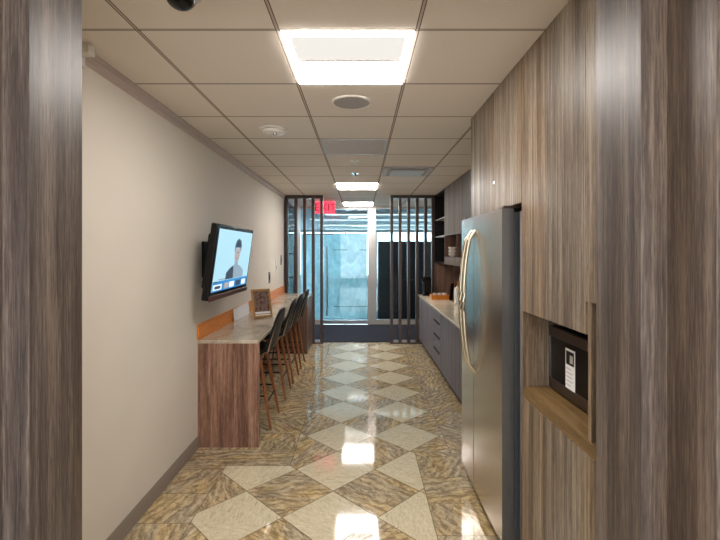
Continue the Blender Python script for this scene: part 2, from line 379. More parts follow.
# stepped wooden jambs and header of the opening the camera looks through
struct('trim_2', MB().prism([(-.83, 1.293), (-.83, 1.085), (-.895, 1.085), (-.895, .93), (-.96, .93), (-.96, .80), (-2.1, .80), (-2.1, 1.293)], 0, H, 'z'), JAMB, bevel=.0015)
struct('trim_3', MB().prism([(.70, 1.293), (.70, 1.085), (.765, 1.085), (.765, .933), (.83, .933), (.83, .80), (2.1, .80), (2.1, 1.293)], 0, H, 'z'), JAMB, bevel=.0015)
struct('trim_4', MB().box(-.83, .70, 1.085, 1.293, 2.42, H), JAMB)

# ------------------------------------------------------------------ glass front and lobby
gx0, gx1 = -1.33, WR
fr = sthing('window_1', (0, GY, 0))
struct('window_frame', MB().box(.15, .325, GY-.06, GY+.04, 0, H).box(gx0, .15, GY-.02, GY+.02, H-.05, H).box(.325, gx1, GY-.02, GY+.02, H-.05, H)
       .box(.325, gx1, GY-.03, GY+.03, 0, .11).box(gx0, -.84, GY-.03, GY+.03, 0, .11), MULL, fr, bevel=.003)
struct('window_pane', MB().box(.325, gx1, GY-.006, GY+.006, .11, H-.05), GLASS, fr)
struct('window_pane', MB().box(gx0+.02, -.845, GY-.006, GY+.006, .11, H-.05), GLASS, fr)
struct('frosted_film', MB().box(gx0+.02, -.85, GY+.008, GY+.0095, .11, 1.985), FILM, fr)
struct('pane_edge', MB().box(-.85, -.838, GY-.008, GY+.008, .11, H-.05), ALU, fr)
dr = sthing('door_1', (-.35, GY, 0))
struct('door_pane', MB().box(-.83, .145, GY-.006, GY+.006, .10, H-.055), GLASS, dr)
struct('door_rail', MB().box(-.83, .145, GY-.025, GY+.025, .012, .10), ALU, dr, bevel=.003)
struct('frosted_film', MB().box(-.82, .135, GY+.008, GY+.0095, .12, 1.985), FILM, dr)
struct('film_border', MB().box(-.60, .14, GY-.009, GY-.007, .385, .395).box(-.60, -.30, GY-.009, GY-.007, 1.617, 1.629).box(-.04, .14, GY-.009, GY-.007, 1.617, 1.629).box(-1.25, -.60, GY-.009, GY-.007, 1.955, 1.975), FRIDGEBODY, dr)
hb = MB().tube([(-.735, GY-.06, .20), (-.735, GY-.06, 1.70)], .017, 12)
for z in (.45, 1.45): hb.tube([(-.735, GY-.062, z), (-.735, GY-.005, z)], .011, 8)
struct('door_handle', hb, ALU, dr)
# glazed side of the vestibule, on the left
sd = sthing('door_2', (WX, 8.5, 0))
struct('door_pane', MB().box(WX-.012, WX, PY+.20, 8.95, .06, H-.06), GLASS, sd)
struct('frosted_film', MB().box(WX-.016, WX-.014, PY+.21, 8.94, .08, 2.1), FILM, sd)
struct('door_frame', MB().box(WX-.05, WX+.02, PY+.06, PY+.20, 0, H).box(WX-.05, WX+.02, 8.95, GY-.03, 0, H).box(WX-.05, WX+.02, PY+.20, 8.95, H-.06, H).box(WX-.04, WX+.01, PY+.2, 8.95, 0, .06), MULL, sd)
hb = MB().tube([(WX+.06, 8.25, .6), (WX+.06, 8.25, 1.70)], .014, 10)
for z in (.75, 1.10, 1.55): hb.tube([(WX+.062, 8.25, z), (WX, 8.25, z)], .012, 8)
struct('door_handle', hb, FRIDGEBODY, sd)
# lobby shell
for nm, xa in (('wall_lobby_left', -5.1), ('wall_lobby_right', 5)):
    struct(nm, MB().box(xa, xa+.1, GY+.06, 20, 0, .3).box(xa, xa+.1, GY+.06, 20, 2.1, H).box(xa, xa+.1, GY+.06, 10, .3, 2.1).box(xa, xa+.1, 19, 20, .3, 2.1), LOBBYWALL)
    struct('backlight_window', MB().box(xa+.04, xa+.05, 10, 19, .3, 2.1), GLASS)  # side windows added out of view to backlight the frosted film
struct('wall_lobby_front', MB().box(WR+.12, 5, GY-.04, GY+.06, 0, H).box(-5, WX-1.6, GY-.04, GY+.06, 0, H), LOBBYWALL)
struct('wall_side_room', MB().box(WX-1.7, WX-1.6, PY+.06, GY+.06, 0, H).box(WX-1.6, WX, PY-.04, PY+.06, 0, H), LOBBYWALL)
struct('floor', MB().box(WX-1.6, WX-.9, PY, GY+.06, -.1, 0), LOBBYFLOOR)
struct('ceiling', MB().box(WX-1.6, WX-.87, PY, GY+.06, H, H+.1), LOBBYWALL)
wn = sthing('window_2', (0, 20, 0))
wf = MB().box(-5, 5, 19.9, 20.02, 0, .5).box(-5, 5, 19.9, 20.02, 2.45, H)
for i in range(8): wf.box(-5+i*10/7-.04, -5+i*10/7+.04, 19.9, 20.02, .5, 2.45)
struct('window_frame', wf, MULL, wn)
struct('window_pane', MB().box(-5, 5, 19.95, 19.96, .5, 2.45), GLASS, wn)

# ------------------------------------------------------------------ lobby things
g = thing('storage_cabinet', 'tall dark cabinet standing beyond the clear right glass panel', 'cabinet', (1.6, 10.5, 0))
MB().box(.40, 2.6, 10.25, 10.75, .0, 1.835).build('body', NAVY, g, bevel=.004)
for i in range(3): MB().box(.42+i*.727, .42+i*.727+.71, 10.232, 10.25, .06, 1.82).build('door', NAVY, g, bevel=.003)
strips = [(11.0, -.9, 3.2), (12.9, -1.5, 3.2), (15.5, -1.5, 3.2), (18.3, -1.5, 3.2)]
for i, (y, x0, x1) in enumerate(strips):
    t = thing('strip_light', ['nearest', 'second nearest', 'third nearest', 'farthest'][i]+' long white strip light on the lobby ceiling seen over the frosted glass', 'light', ((x0+x1)/2, y, H), 'lobby strip lights')
    MB().box(x0, x1, y-.14, y+.14, H-.04, H).build('housing', WHITEP, t)
    MB().box(x0+.02, x1-.02, y-.12, y+.12, H-.046, H-.0401).build('diffuser', STRIPM, t)

# ------------------------------------------------------------------ entrance mat
tag(MB().box(WX+.02, WR-.02, PY+.07, GY-.06, 0, .012).build('entrance_mat', CARPET, bevel=.003), 'dark navy grey carpet mat between the slatted screens and the glass door', 'mat')

# ------------------------------------------------------------------ slatted screens
def screen(label, x0, x1, slats, wall_end, shoes):
    t = thing('slatted_screen', label, 'room divider', ((x0+x1)/2, PY, 0))
    MB().box(x0, x1, PY-.05, PY+.055, H-.052, H-.001).build('top_rail', DARKWOOD, t, bevel=.002)
    MB().box(x0, x1, PY-.05, PY+.055, 0, .022).build('base_rail', DARKWOOD, t, bevel=.002)
    for x in slats:
        MB().box(x-.024, x+.024, PY-.045, PY+.05, .022, H-.052).build('slat', DARKWOOD, t, bevel=.002)
    for x in shoes:
        MB().box(x-.04, x+.04, PY-.035, PY+.035, .023, .055).build('metal_shoe', ALU, t, label='small silver floor bracket')
    return t
screen('dark wood slatted screen on the left, at the end of the bar counter', WX, -.655, [-1.289, -1.128, -.977, -.828, -.682], True, [-.755])
screen('dark wood slatted screen on the right, beside the kitchen base cabinets', .505, 1.27, [.531, .677, .826, .972, 1.12, 1.245], False, [.604, .751, .899])

# ------------------------------------------------------------------ ceiling lights and devices
def troffer(y0, label, name='ceiling_light', x0=-.364, lens=None, lensb=None, grp='square recessed ceiling lights'):
    x1 = x0+.61; y1 = y0+.61; t = thing(name, label, 'light', ((x0+x1)/2, (y0+y1)/2, H), grp)
    a = .012; z = H-.006
    fm = MB().box(x0+a, x1-a, y0+a, y0+.05, z, H).box(x0+a, x1-a, y1-.04, y1-a, z, H).box(x0+a, x0+.045, y0+.05, y1-.04, z, H).box(x1-.045, x1-a, y0+.05, y1-.04, z, H)
    fm.build('frame', lens or LENS, t)
    MB().box(x0+.045, x1-.045, y0+.285, y0+.297, z-.004, H).build('divider', WHITEP, t)
    MB().box(x0+.045, x1-.045, y0+.05, y0+.285, z+.001, H).build('basket', lensb or LENSB, t, label='slightly dimmer perforated half of the light')
    MB().box(x0+.045, x1-.045, y0+.297, y1-.04, z+.001, H).build('diffuser', lens or LENS, t)
troffer(1.889, 'large square white recessed ceiling light nearest the viewer, at the top of the photo')
troffer(6.159, 'square recessed ceiling light just in front of the slatted screens, second from the viewer', lens=LENSF)
troffer(8.599, 'square recessed ceiling light beyond the slatted screens, close to the glass door', lens=LENSF)
troffer(-.55, 'added square ceiling fill light in the unseen room behind the viewer', lens=LENS_FILL, lensb=LENS_FILL)  # unseen lamp added for bounce light on the near jambs

# round speaker
t = thing('ceiling_speaker', 'round grey ceiling speaker just beyond the nearest square light', 'speaker', (-.06, 2.805, H))
MB().lathe([(.128, 0), (.128, -.006), (.117, -.010), (.117, 0)], (-.06, 2.805, H), 40).build('rim', WHITEP, t)
MB().lathe([(.001, -.009), (.06, -.0088), (.116, -.0065), (.116, -.001)], (-.06, 2.805, H), 40).build('grille', SPKR, t)
# smoke detector / strobe
t = thing('smoke_detector', 'round white domed smoke detector on the ceiling above the television', 'smoke detector', (-.69, 3.42, H))
MB().lathe([(.108, 0), (.108, -.012), (.100, -.016), (.09, -.016)], (-.69, 3.42, H), 36).build('base', WHITEP, t)
MB().lathe([(.088, -.0161), (.084, -.034), (.060, -.047), (.03, -.052), (.001, -.053)], (-.69, 3.42, H), 36).build('dome', WHITEP, t)
MB().lathe([(.017, -.045), (.015, -.058), (.001, -.061)], (-.67, 3.375, H), 16).build('sensor', CHROME, t)
# return grille
t = thing('return_air_grille', 'square grey perforated return air grille in the middle ceiling column', 'vent', (-.06, 4.02, H))
x0, x1, y0, y1 = -.354, .236, 3.73, 4.32
MB().box(x0, x1, y0, y0+.03, H-.008, H).box(x0, x1, y1-.03, y1, H-.008, H).box(x0, x0+.03, y0+.03, y1-.03, H-.008, H).box(x1-.03, x1, y0+.03, y1-.03, H-.008, H).build('frame', GREYP, t)
MB().box(x0+.03, x1-.03, y0+.03, y1-.03, H-.004, H).build('grille', GRILLE, t)
# supply diffuser
t = thing('air_diffuser', 'rectangular metal supply air diffuser on the ceiling near the upper cabinets', 'vent', (.545, 5.25, H))
x0, x1, y0, y1 = .262, .838, 4.97, 5.53
MB().box(x0, x1, y0, y0+.05, H-.014, H).box(x0, x1, y1-.05, y1, H-.014, H).box(x0, x0+.05, y0+.05, y1-.05, H-.014, H).box(x1-.05, x1, y0+.05, y1-.05, H-.014, H).build('frame', GREYP, t, bevel=.003)
MB().box(x0+.05, x1-.05, y0+.05, y1-.05, H-.003, H).build('throat', SPKR, t, label='dark opening around the plate')
MB().box(x0+.09, x1-.09, y0+.09, y1-.09, H-.03, H-.012).build('plate', GREYP, t, bevel=.004)
# sprinklers
for y, lab, s in ((4.62, 'small pale round sprinkler cover beyond the return air grille', 0), (5.36, 'small dark sprinkler head beside the metal air diffuser', 1)):
    t = thing('sprinkler_head', lab, 'sprinkler', (-.07, y, H), 'ceiling sprinklers')
    MB().lathe([(.045, 0), (.043, -.006), (.030, -.009)], (-.07, y, H), 24).build('escutcheon', CHROME if s else WHITEP, t)
    MB().lathe([(.012, -.009), (.012, -.03), (.026, -.032), (.026, -.036), (.001, -.037)] if s else [(.028, -.0091), (.026, -.014), (.001, -.016)], (-.07, y, H), 16).build('head', DARKSTEEL if s else WHITEP, t)
# dome camera
t = thing('security_camera', 'black glass security camera dome hanging from the ceiling at the top edge', 'camera', (-.665, 1.60, H))
MB().lathe([(.075, 0), (.075, -.014), (.060, -.021)], (-.665, 1.60, H), 36).build('housing', GREYP, t)
pr = [(.056*math.cos(a), -.038-.056*math.sin(a)*.92) for a in [i*PI/2/12 for i in range(13)]]; pr[-1] = (.001, pr[-1][1])
MB().lathe(pr, (-.665, 1.60, H+.018), 36).build('dome', BLACKP, t)
# exit sign
t = thing('exit_sign', 'glowing red exit sign hanging from the ceiling beside the left slatted screen', 'sign', (-.68, 8.27, H))
MB().box(-.865, -.495, 8.275, 8.295, 2.315, 2.545).build('face', EXITGLOW, t, bevel=.004)
MB().box(-.76, -.60, 8.265, 8.305, 2.5455, H).build('canopy', WHITEP, t)
vs, fs = text_mb('EXIT', .20, .002)
mb = MB(); mb.add([(v.x-.68, 8.272-v.z, v.y+2.425) for v in vs], fs)
mb.build('lettering', EXITRED, t, label='red letters reading EXIT')

# ------------------------------------------------------------------ left bar counter
BX0, BX1, BY0, BY1 = WX, -.834, 3.53, PY-.055
t = thing('bar_counter', 'long wall-side bar counter with stone top and walnut end panel', 'counter', (-1.08, 5.5, 0))
MB().box(BX0+.001, BX1, BY0, BY1, .847, .875).build('worktop', STONE, t, bevel=.003, label='polished beige stone top')
MB().box(BX0+.001, BX1+.002, BY0+.002, BY0+.042, 0, .8465).build('end_panel', BARWOOD, t, bevel=.0015)
MB().box(BX0+.001, BX1, 6.75, BY1, 0, .8465).build('end_pier', BACKWOOD, t, bevel=.002)
MB().box(BX0+.001, BX0+.03, BY0+.042, 6.75, .70, .8465).build('wall_batten', DARKWOOD, t)
tag(MB().box(WX+.001, WX+.015, 3.52, PY-.055, .8755, 1.005).build('backsplash_board', ORANGE, bevel=.002), 'low orange wood strip along the wall above the bar counter', 'backsplash')
# white card added in place of the glare on the orange strip
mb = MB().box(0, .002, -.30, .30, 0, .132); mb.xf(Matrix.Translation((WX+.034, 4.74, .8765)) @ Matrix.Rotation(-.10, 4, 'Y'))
tag(mb.build('glare_card', PAPER), 'added white card for the glare on the orange strip behind the picture frame', 'glare_patch')

# ------------------------------------------------------------------ picture frame on the bar
t = thing('picture_frame', 'gold framed photo standing on the bar counter below the television', 'picture frame', (-1.07, 4.72, .875))
A = Matrix.Translation((-1.055, 4.70, .8815)) @ Matrix.Rotation(.60, 4, 'Z') @ Matrix.Rotation(-.30, 4, 'X')
W_, H_, b_ = .215, .315, .022
def L(*b): mb = MB(); [mb.box(*q) for q in b]; return mb.xf(A)
L((-W_/2, W_/2, 0, .014, 0, b_), (-W_/2, W_/2, 0, .014, H_-b_, H_), (-W_/2, -W_/2+b_, 0, .014, b_, H_-b_), (W_/2-b_, W_/2, 0, .014, b_, H_-b_)).build('frame', GOLD, t, bevel=.002)
L((-W_/2+b_, W_/2-b_, .006, .010, .065, H_-b_)).build('picture', PHOTO, t)
L((-W_/2+b_, W_/2-b_, .006, .010, b_, .065)).build('caption_strip', PAPER, t, label='white strip with gold line below the photo')
L((-W_/2+b_, W_/2-b_, .004, .0059, .034, .042)).build('caption_line', GOLD, t)
mb = MB().box(-.035, .035, .0, .004, 0, .22); mb.xf(A @ Matrix.Translation((0, .016, .005)) @ Matrix.Rotation(0, 4, 'X'))
mb2 = MB(); mb2.prism([(.026, .0), (.13, .0), (.086, .19), (.080, .19)], -.05, .05, 'x'); 
mb2.xf(Matrix.Translation((-1.055, 4.70, .876)) @ Matrix.Rotation(.60, 4, 'Z'))
mb2.build('easel_back', BLACKM, t, label='black stand behind the frame')

# ------------------------------------------------------------------ bar stools
def make_stool():
    t = thing('bar_stool', '', 'stool', (0, 0, 0))
    # seat pad facing -x
    pts = []
    for i in range(28):
        a = 2*PI*i/28; ca, sa = math.cos(a), math.sin(a)
        pts.append((.20*math.copysign(abs(ca)**.6, ca), .205*math.copysign(abs(sa)**.6, sa)))
    MB().prism(pts, .665, .715, 'z').build('seat', LEATHER, t, bevel=.016, seg=3)
    # backrest : curved shell, wraps around +x side
    th = .022; nu, nv = 14, 8; vs = []; fs = []
    for side in (0, 1):
        for j in range(nv+1):
            q = j/nv; zz = .70+q*.37
            for i in range(nu+1):
                p = i/nu*2-1
                drop = (abs(p)**2.6)*(.10*q)
                yy = p*(.195+.008*q); xx = .208+.09*q-.03*abs(p)**2.2 + (th if side else 0)
                vs.append((xx, yy, zz-drop))
    n = (nu+1)*(nv+1)
    for side in (0, 1):
        for j in range(nv):
            for i in range(nu):
                a = side*n+j*(nu+1)+i; f = (a, a+1, a+nu+2, a+nu+1); fs.append(f if side else f[::-1])
    for i in range(nu):
        fs.append((i, i+1, n+i+1, n+i)[::-1]); a = nv*(nu+1)+i; fs.append((a, a+1, n+a+1, n+a))
    for j in range(nv):
        a = j*(nu+1); b = a+nu+1; fs.append((a, n+a, n+b, b)[::-1]); a += nu; b += nu; fs.append((a, b, n+b, n+a)[::-1])
    MB().add(vs, fs, True).build('backrest', LEATHER, t)
    # thin tan tubes added as the reflected highlight along the back edges
    for sy in (-1, 1):
        MB().tube([(.13, sy*.15, .655), (.208, sy*.178, .70), (.236, sy*.186, .80), (.256, sy*.188, .88), (.272, sy*.186, .95)], .0065, 8).build('back_highlight', BACK_SHINE, t)
    MB().box(-.15, .15, -.16, .16, .645, .665).build('seat_frame', LEGWOOD, t, bevel=.004)
    for sx in (-1, 1):
        for sy in (-1, 1):
            top = Vector((sx*.125, sy*.135, .65)); bot = Vector((sx*.235, sy*.195, .012))
            d = bot-top
            MB().tube([top, top+d*.5, bot], [.018, .016, .011], 10).build('leg', LEGWOOD, t)
    def at(sx, sy, z):
        f = (.65-z)/.638; return Vector((sx*(.125+.11*f), sy*(.135+.06*f), z))
    for (a, b_) in (((-1, -1), (-1, 1)), ((1, -1), (1, 1)), ((-1, -1), (1, -1)), ((-1, 1), (1, 1))):
        z = .24 if a[0] == b_[0] else .30
        MB().tube([at(*a, z), at(*b_, z)], .008, 8).build('footrest_bar', BLACKM, t)
    return t
st = make_stool()
labs = ['black bar stool with wooden legs nearest the viewer', 'second black bar stool from the viewer along the bar counter', 'third black bar stool from the viewer along the bar counter', 'farthest black bar stool, closest to the left slatted screen']
for i, y in enumerate((4.06, 4.80, 5.38, 6.02)):
    o = st if i == 0 else copy_tree(st)
    o.location = (-1.04, y, 0); o['label'] = labs[i]; o['group'] = 'black bar stools along the counter'; o.rotation_euler.z = (0, .02, -.02, .01)[i]

# ------------------------------------------------------------------ television
TY0, TY1 = 3.30, 4.34
t = thing('television', 'flat television tilted down on the left wall, showing a bust on pale blue', 'television', (WX, 3.82, 1.3))
ang = math.atan2(.082, .60); Hh = .60
# local: x outwards (towards corridor), y along wall, z up along screen ; pivot at bottom front edge
A = Matrix.Translation((-1.165, TY0, 1.215)) @ Matrix.Rotation(ang, 4, 'Y') @ Matrix.Rotation(-.012, 4, 'Z')
W_ = TY1-TY0
def TL(*b, **k): mb = MB(); [mb.box(*q) for q in b]; return mb.xf(A)
TL((-.055, 0, 0, W_, 0, Hh)).build('housing', BLACKP, t, bevel=.008)
TL((-.115, -.0555, .12, W_-.12, .07, Hh-.08)).build('rear_cover', BLACKM, t, bevel=.02)
TL((.0005, .012, .0, W_, -.004, .035)).build('speaker_bar', BROWNM, t, bevel=.003, label='reddish brown strip under the screen')
sx0, sx1, sz0, sz1 = .045, W_-.035, .062, Hh-.035
tv_bg = emis('screen_pale_blue', (170, 214, 230), .29); tv_dk = emis('screen_slate', (50, 66, 84), .3); tv_gr = emis('screen_grey', (130, 150, 164), .33)
tv_bl = emis('screen_blue', (40, 120, 180), .36); tv_wh = emis('screen_white', (226, 236, 240), .34); tv_rd = emis('screen_rust', (168, 158, 158), .3)
mb = MB().box(.0005, .003, sx0, sx1, sz0, sz1)
cy = (sx0+sx1)/2+.06
def poly(pts, m, d=.0034):
    mb.m(m); mb.prism([(cy+u*1.5, .148+v*1.16) for u, v in pts], .0031, d, 'x')
# bust: shoulders, neck, head, hair
poly([(-.17, .0), (-.165, .05), (-.10, .085), (-.045, .10), (.045, .10), (.10, .085), (.165, .05), (.17, .0)], 2)
poly([(-.17, .0), (-.165, .05), (-.10, .085), (-.05, .098), (-.03, .0)], 1, .0037)
poly([(-.035, .09), (-.03, .15), (.03, .15), (.035, .09)], 2, .0036)
poly([(-.05, .17), (-.038, .135), (0, .118), (.038, .135), (.05, .17), (.055, .23), (-.055, .23)], 5, .0038)
poly([(-.058, .20), (-.062, .25), (-.04, .29), (0, .305), (.045, .29), (.064, .25), (.058, .20), (.045, .235), (-.045, .235)], 1, .0041)
poly([(-.025, .195), (-.008, .195), (-.008, .202), (-.025, .202)], 1, .0042); poly([(.010, .195), (.027, .195), (.027, .202), (.010, .202)], 1, .0042)
poly([(-.014, .148), (.016, .148), (.014, .153), (-.012, .153)], 1, .0042)
# lower ticker and thumbnails
def bar(y0, y1, z0, z1, m, d=.0034): mb.m(m).box(.0031, d, sx0+y0, sx0+y1, sz0+z0, sz0+z1)
bar(.0, sx1-sx0, .0, .082, 3); bar(.0, .10, .072, .082, 1, .0037); bar(.12, .60, .088, .098, 2)
bar(.02, .22, .012, .055, 4, .0037); bar(.05, .19, .020, .045, 1, .004); bar(.28, .40, .012, .06, 5, .0037); bar(.42, .55, .012, .06, 4, .0037); bar(.60, .74, .012, .06, 1, .0037); bar(.78, .90, .012, .06, 4, .0037)
mb.xf(A); mb.build('screen', [tv_bg, tv_dk, tv_gr, tv_bl, tv_wh, tv_rd], t)
MB().box(WX+.001, WX+.02, 3.62, 4.02, 1.38, 1.68).box(WX+.02, WX+.075, 3.75, 3.80, 1.45, 1.60).box(WX+.02, WX+.075, 3.86, 3.91, 1.45, 1.60).build('wall_bracket', BLACKM, t)

# wall plates beyond the TV
def plate(y, z, lab, mat, w=.07, h=.115, name='light_switch', cat='switch'):
    t = thing(name, lab, cat, (WX, y, z))
    MB().box(WX, WX+.006, y-w/2, y+w/2, z-h/2, z+h/2).build('plate', mat, t, bevel=.002)
    MB().box(WX+.0061, WX+.010, y-.012, y+.012, z-.03, z+.03).build('toggle', BLACKP if mat is not WHITEP else GREYP, t)
def Yx(x): return -WX*434/(361-x)
plate(Yx(269.3), 1.6-26.5*Yx(269.3)/434, 'dark wall plate nearest the picture frame on the left wall', DARKSTEEL, .10, .16)
plate(Yx(276.2), 1.6-16.5*Yx(276.2)/434, 'pale tall wall plate between the two dark ones on the left wall', WHITEP, .09, .22, 'intercom_panel', 'wall panel')
plate(Yx(281.0), 1.6-9*Yx(281)/434, 'dark wall plate closest to the left slatted screen', DARKSTEEL, .09, .16)

# ------------------------------------------------------------------ tall cabinets on the right
FX = .80
t = thing('tall_cabinet', 'tall walnut cabinet with a microwave niche, nearest on the right', 'cabinet', (1.15, 1.82, 0))
y0, y1 = 1.30, 2.165
zb, zt = .93, 1.303
def S(b, name, mat=None, **k): return MB().box(*b).build(name, mat or WALNUT, t, bevel=k.pop('bevel', .0012), **k)
S((FX+.0005, WR-.02, y1-.02, y1, 0, H-.001), 'side_panel')
S((FX+.02, WR-.02, y0, 1.47, 0, H-.001), 'side_panel')
MB().box(FX-.003, FX+.02, y1+.0005, y1+.012, 0, 1.80).build('edge_trim', ALU, t, label='thin silver strip beside the refrigerator')
S((FX, FX+.0195, y0, 1.47, 0, H-.001), 'filler_panel')
S((FX, FX+.0195, 1.472, y1-.0205, .08, .878), 'door')
S((FX, FX+.0195, 1.546, 1.82-.001, zt, H-.001), 'door')
S((FX, FX+.0195, 1.472, 1.544, 1.42, H-.001), 'filler_panel')
S((FX, FX+.0195, 1.82+.001, y1-.0205, zt, H-.001), 'door')
S((FX+.06, FX+.08, 1.472, y1-.0205, 0, .08), 'toe_kick', DARKREC)
MB().box(FX+.001, WR-.03, 1.472, y1-.0205, .88, zb).build('niche_floor', SHELFWOOD, t, bevel=.002, label='golden brown shelf board')
MB().box(FX+.02, WR-.03, 1.472, y1-.0205, zt+.001, zt+.02).build('niche_top', BACKWOOD, t)
MB().box(WR-.05, WR-.031, 1.472, y1-.0205, zb, zt).build('niche_back', BACKWOOD, t)
MB().box(FX+.004, FX+.022, 1.515, 1.538, zb+.0005, 1.42).build('pull_stile', WALNUT, t, bevel=.002)
MB().box(FX+.07, FX+.075, 1.472, 1.545, zb, 1.42).build('finger_slot', DARKREC, t, label='dark vertical slot')
# microwave
mw = thing('microwave', 'dark steel built-in microwave with a white label on its door', 'microwave', (1.1, 1.80, zb))
mx = .92
MB().box(mx+.02, mx+.42, 1.50, 2.125, zb+.004, 1.235).build('casing', BLACKM, mw, bevel=.004)
MB().box(mx, mx+.0195, 1.50, 2.125, zb+.010, zb+.058).box(mx, mx+.0195, 1.50, 2.125, 1.19, 1.235).build('door_frame', DARKSTEEL, mw, bevel=.003)
MB().box(mx+.004, mx+.0195, 1.50, 2.125, zb+.0585, 1.1895).build('door_glass', BLACKP, mw)
MB().box(mx, mx+.003, 2.112, 2.122, zb+.06, 1.188).build('edge_strip', ALU, mw)
lb = MB().box(mx+.0025, mx+.0039, 1.872, 1.958, .985, 1.165)
lb.m(1).box(mx+.0015, mx+.0024, 1.880, 1.950, 1.095, 1.155)
lb.m(2).box(mx+.0008, mx+.0014, 1.888, 1.915, 1.105, 1.140)
for i, ww in enumerate((.045, .06, .055, .06, .04)): lb.m(2).box(mx+.0015, mx+.0024, 1.95-ww, 1.95, 1.075-i*.018, 1.079-i*.018)
lb.build('label_sticker', [PAPER, BLACKM, GREYP], mw, label='white label with a dark picture block')

t = thing('overhead_cabinet', 'walnut cabinet above the refrigerator reaching the ceiling', 'cabinet', (1.2, 2.66, 1.845))
MB().box(FX+.02, WR-.02, 2.168, 3.156, 1.845, H-.001).build('body', WALNUT, t)
for a, b_ in ((2.168, 2.618), (2.621, 3.135)): MB().box(FX, FX+.0195, a, b_, 1.842, H-.001).build('door', WALNUT, t, bevel=.0015)
MB().box(FX+.0, FX+.0195, 3.137, 3.156, 1.842, H-.001).build('edge_panel', WALNUT, t)
MB().tube([(FX-.004, 2.60, 2.01), (FX, 2.60, 2.01)], .008, 12).build('lock', CHROME, t)

# ------------------------------------------------------------------ refrigerator
RX = .735
t = thing('refrigerator', 'stainless steel side-by-side refrigerator with long curved handles', 'refrigerator', (1.15, 2.71, 0))
ry0, ys, ry1 = 2.262, 2.800, 3.168
def door(a, b):
    n = 24; pts = []
    for i in range(n+1):
        y = a+(b-a)*i/n; q = (y-(ry0+ry1)/2)/((ry1-ry0)/2); pts.append((RX-.008*(1-q*q), y))
    pts += [(RX+.062, b), (RX+.062, a)]
    return MB().prism(pts, .075, 1.822, 'z', True)
def fixs(o):
    for p in o.data.polygons:
        if abs(p.normal.y) > .9: p.material_index = 1
    return o
fixs(door(ry0, ys-.005).build('fridge_door', [STEEL, DOORSIDE], t)); fixs(door(ys+.005, ry1).build('freezer_door', [STEEL, DOORSIDE], t))
MB().box(RX+.002, RX+.06, ys-.0045, ys+.0045, .08, 1.815).build('door_seal', BLACKM, t)
MB().box(RX+.068, 1.50, ry0+.012, ry1-.005, .03, 1.805).build('body', FRIDGEBODY, t, bevel=.004)
MB().box(RX+.0625, RX+.0675, ry0+.015, ry1-.015, .09, 1.80).build('gasket', BLACKM, t)
MB().box(RX+.03, RX+.067, ry0+.02, ry1-.02, .012, .07).build('kick_grille', BLACKM, t)
for a in (ry0+.005, ry1-.075): MB().box(RX+.01, RX+.13, a, a+.07, 1.8225, 1.838).build('hinge_cover', DARKSTEEL, t, bevel=.004)
for yy in (ys-.045, ys+.045):
    q = (yy-(ry0+ry1)/2)/((ry1-ry0)/2); xs = RX-.012*(1-q*q)
    path = []
    for i in range(17):
        f = i/16; z = .825+.905*f; path.append((xs-.012-.060*math.sin(PI*f)**.6 if 0 < f < 1 else xs+.004, yy, z))
    MB().tube(path, [.009]+[.0095]*15+[.009], 10, 1.2).build('handle', HANDLEM, t, label='bowed steel handle')

# ------------------------------------------------------------------ base cabinets and worktop (right)
CX = 1.0; CT = .852
tag(MB().box(CX-.018, WR-.02, 3.215, PY-.055, CT-.03, CT).build('worktop', CREAM, bevel=.003), 'long beige stone worktop over the right base cabinets', 'worktop')
def base(y0, y1, lab, doors=None, drawers=False):
    t = thing('base_cabinet', lab, 'cabinet', ((CX+WR)/2, (y0+y1)/2, 0), 'base cabinets along the right')
    MB().box(CX+.0205, WR-.02, y0+.001, y1-.001, .09, CT-.031).build('body', BACKWOOD, t)
    MB().box(CX+.05, CX+.07, y0, y1, 0, .0895).build('toe_kick', DARKREC, t)
    if drawers:
        zs = [.092, .312, .502, .690, CT-.038]
        zs = [.092, .345, .590, CT-.038]
        for a, b in zip(zs[:-1], zs[1:]):
            d = MB().box(CX, CX+.0195, y0+.002, y1-.002, a+.0015, b-.0015).build('drawer', WALNUT2, t, bevel=.001)
            zc = {.092: .292, .345: .482, .590: .668}[a]
            MB().box(CX-.010, CX-.0005, y0+.06, y0+.47, zc-.008, zc+.008).build('handle', BLACKM, d, bevel=.001)
    else:
        for a, b in doors: MB().box(CX, CX+.0195, a+.002, b-.002, .092, CT-.038).build('door', WALNUT2, t, bevel=.001)
WALNUT3 = wood('upper_cabinet_veneer', (70, 58, 50), (106, 91, 80), (138, 122, 108), rough=.55, spec=.25)
WALNUT2 = wood('cool_walnut_veneer', (76, 70, 77), (110, 105, 113), (142, 137, 143), rough=.5, spec=.3)
base(6.15, PY-.06, 'two door base cabinet touching the right slatted screen', [(6.81, PY-.06), (6.15, 6.81)])
base(5.46, 6.15, 'base cabinet with three drawers and black bar pulls', drawers=True)
base(4.67, 5.46, 'two door base cabinet just before the drawer cabinet', [(4.67, 5.06), (5.06, 5.46)])
base(3.87, 4.67, 'two door base cabinet partly hidden by the refrigerator', [(3.87, 4.27), (4.27, 4.67)])
base(3.22, 3.87, 'base cabinet hidden beside the refrigerator', [(3.22, 3.54), (3.54, 3.87)])
# splash panels
tag(MB().box(WR-.018, WR-.002, 3.215, PY-.06, CT+.001, 1.395).build('splash_panel', BACKWOOD), 'brown wood splash panel on the wall behind the right worktop', 'panel')
tag(MB().box(1.272, WR-.02, PY-.055, PY-.01, CT+.001, 1.395).build('end_panel', BACKWOOD), 'brown wood end panel closing the worktop corner by the right screen', 'panel')

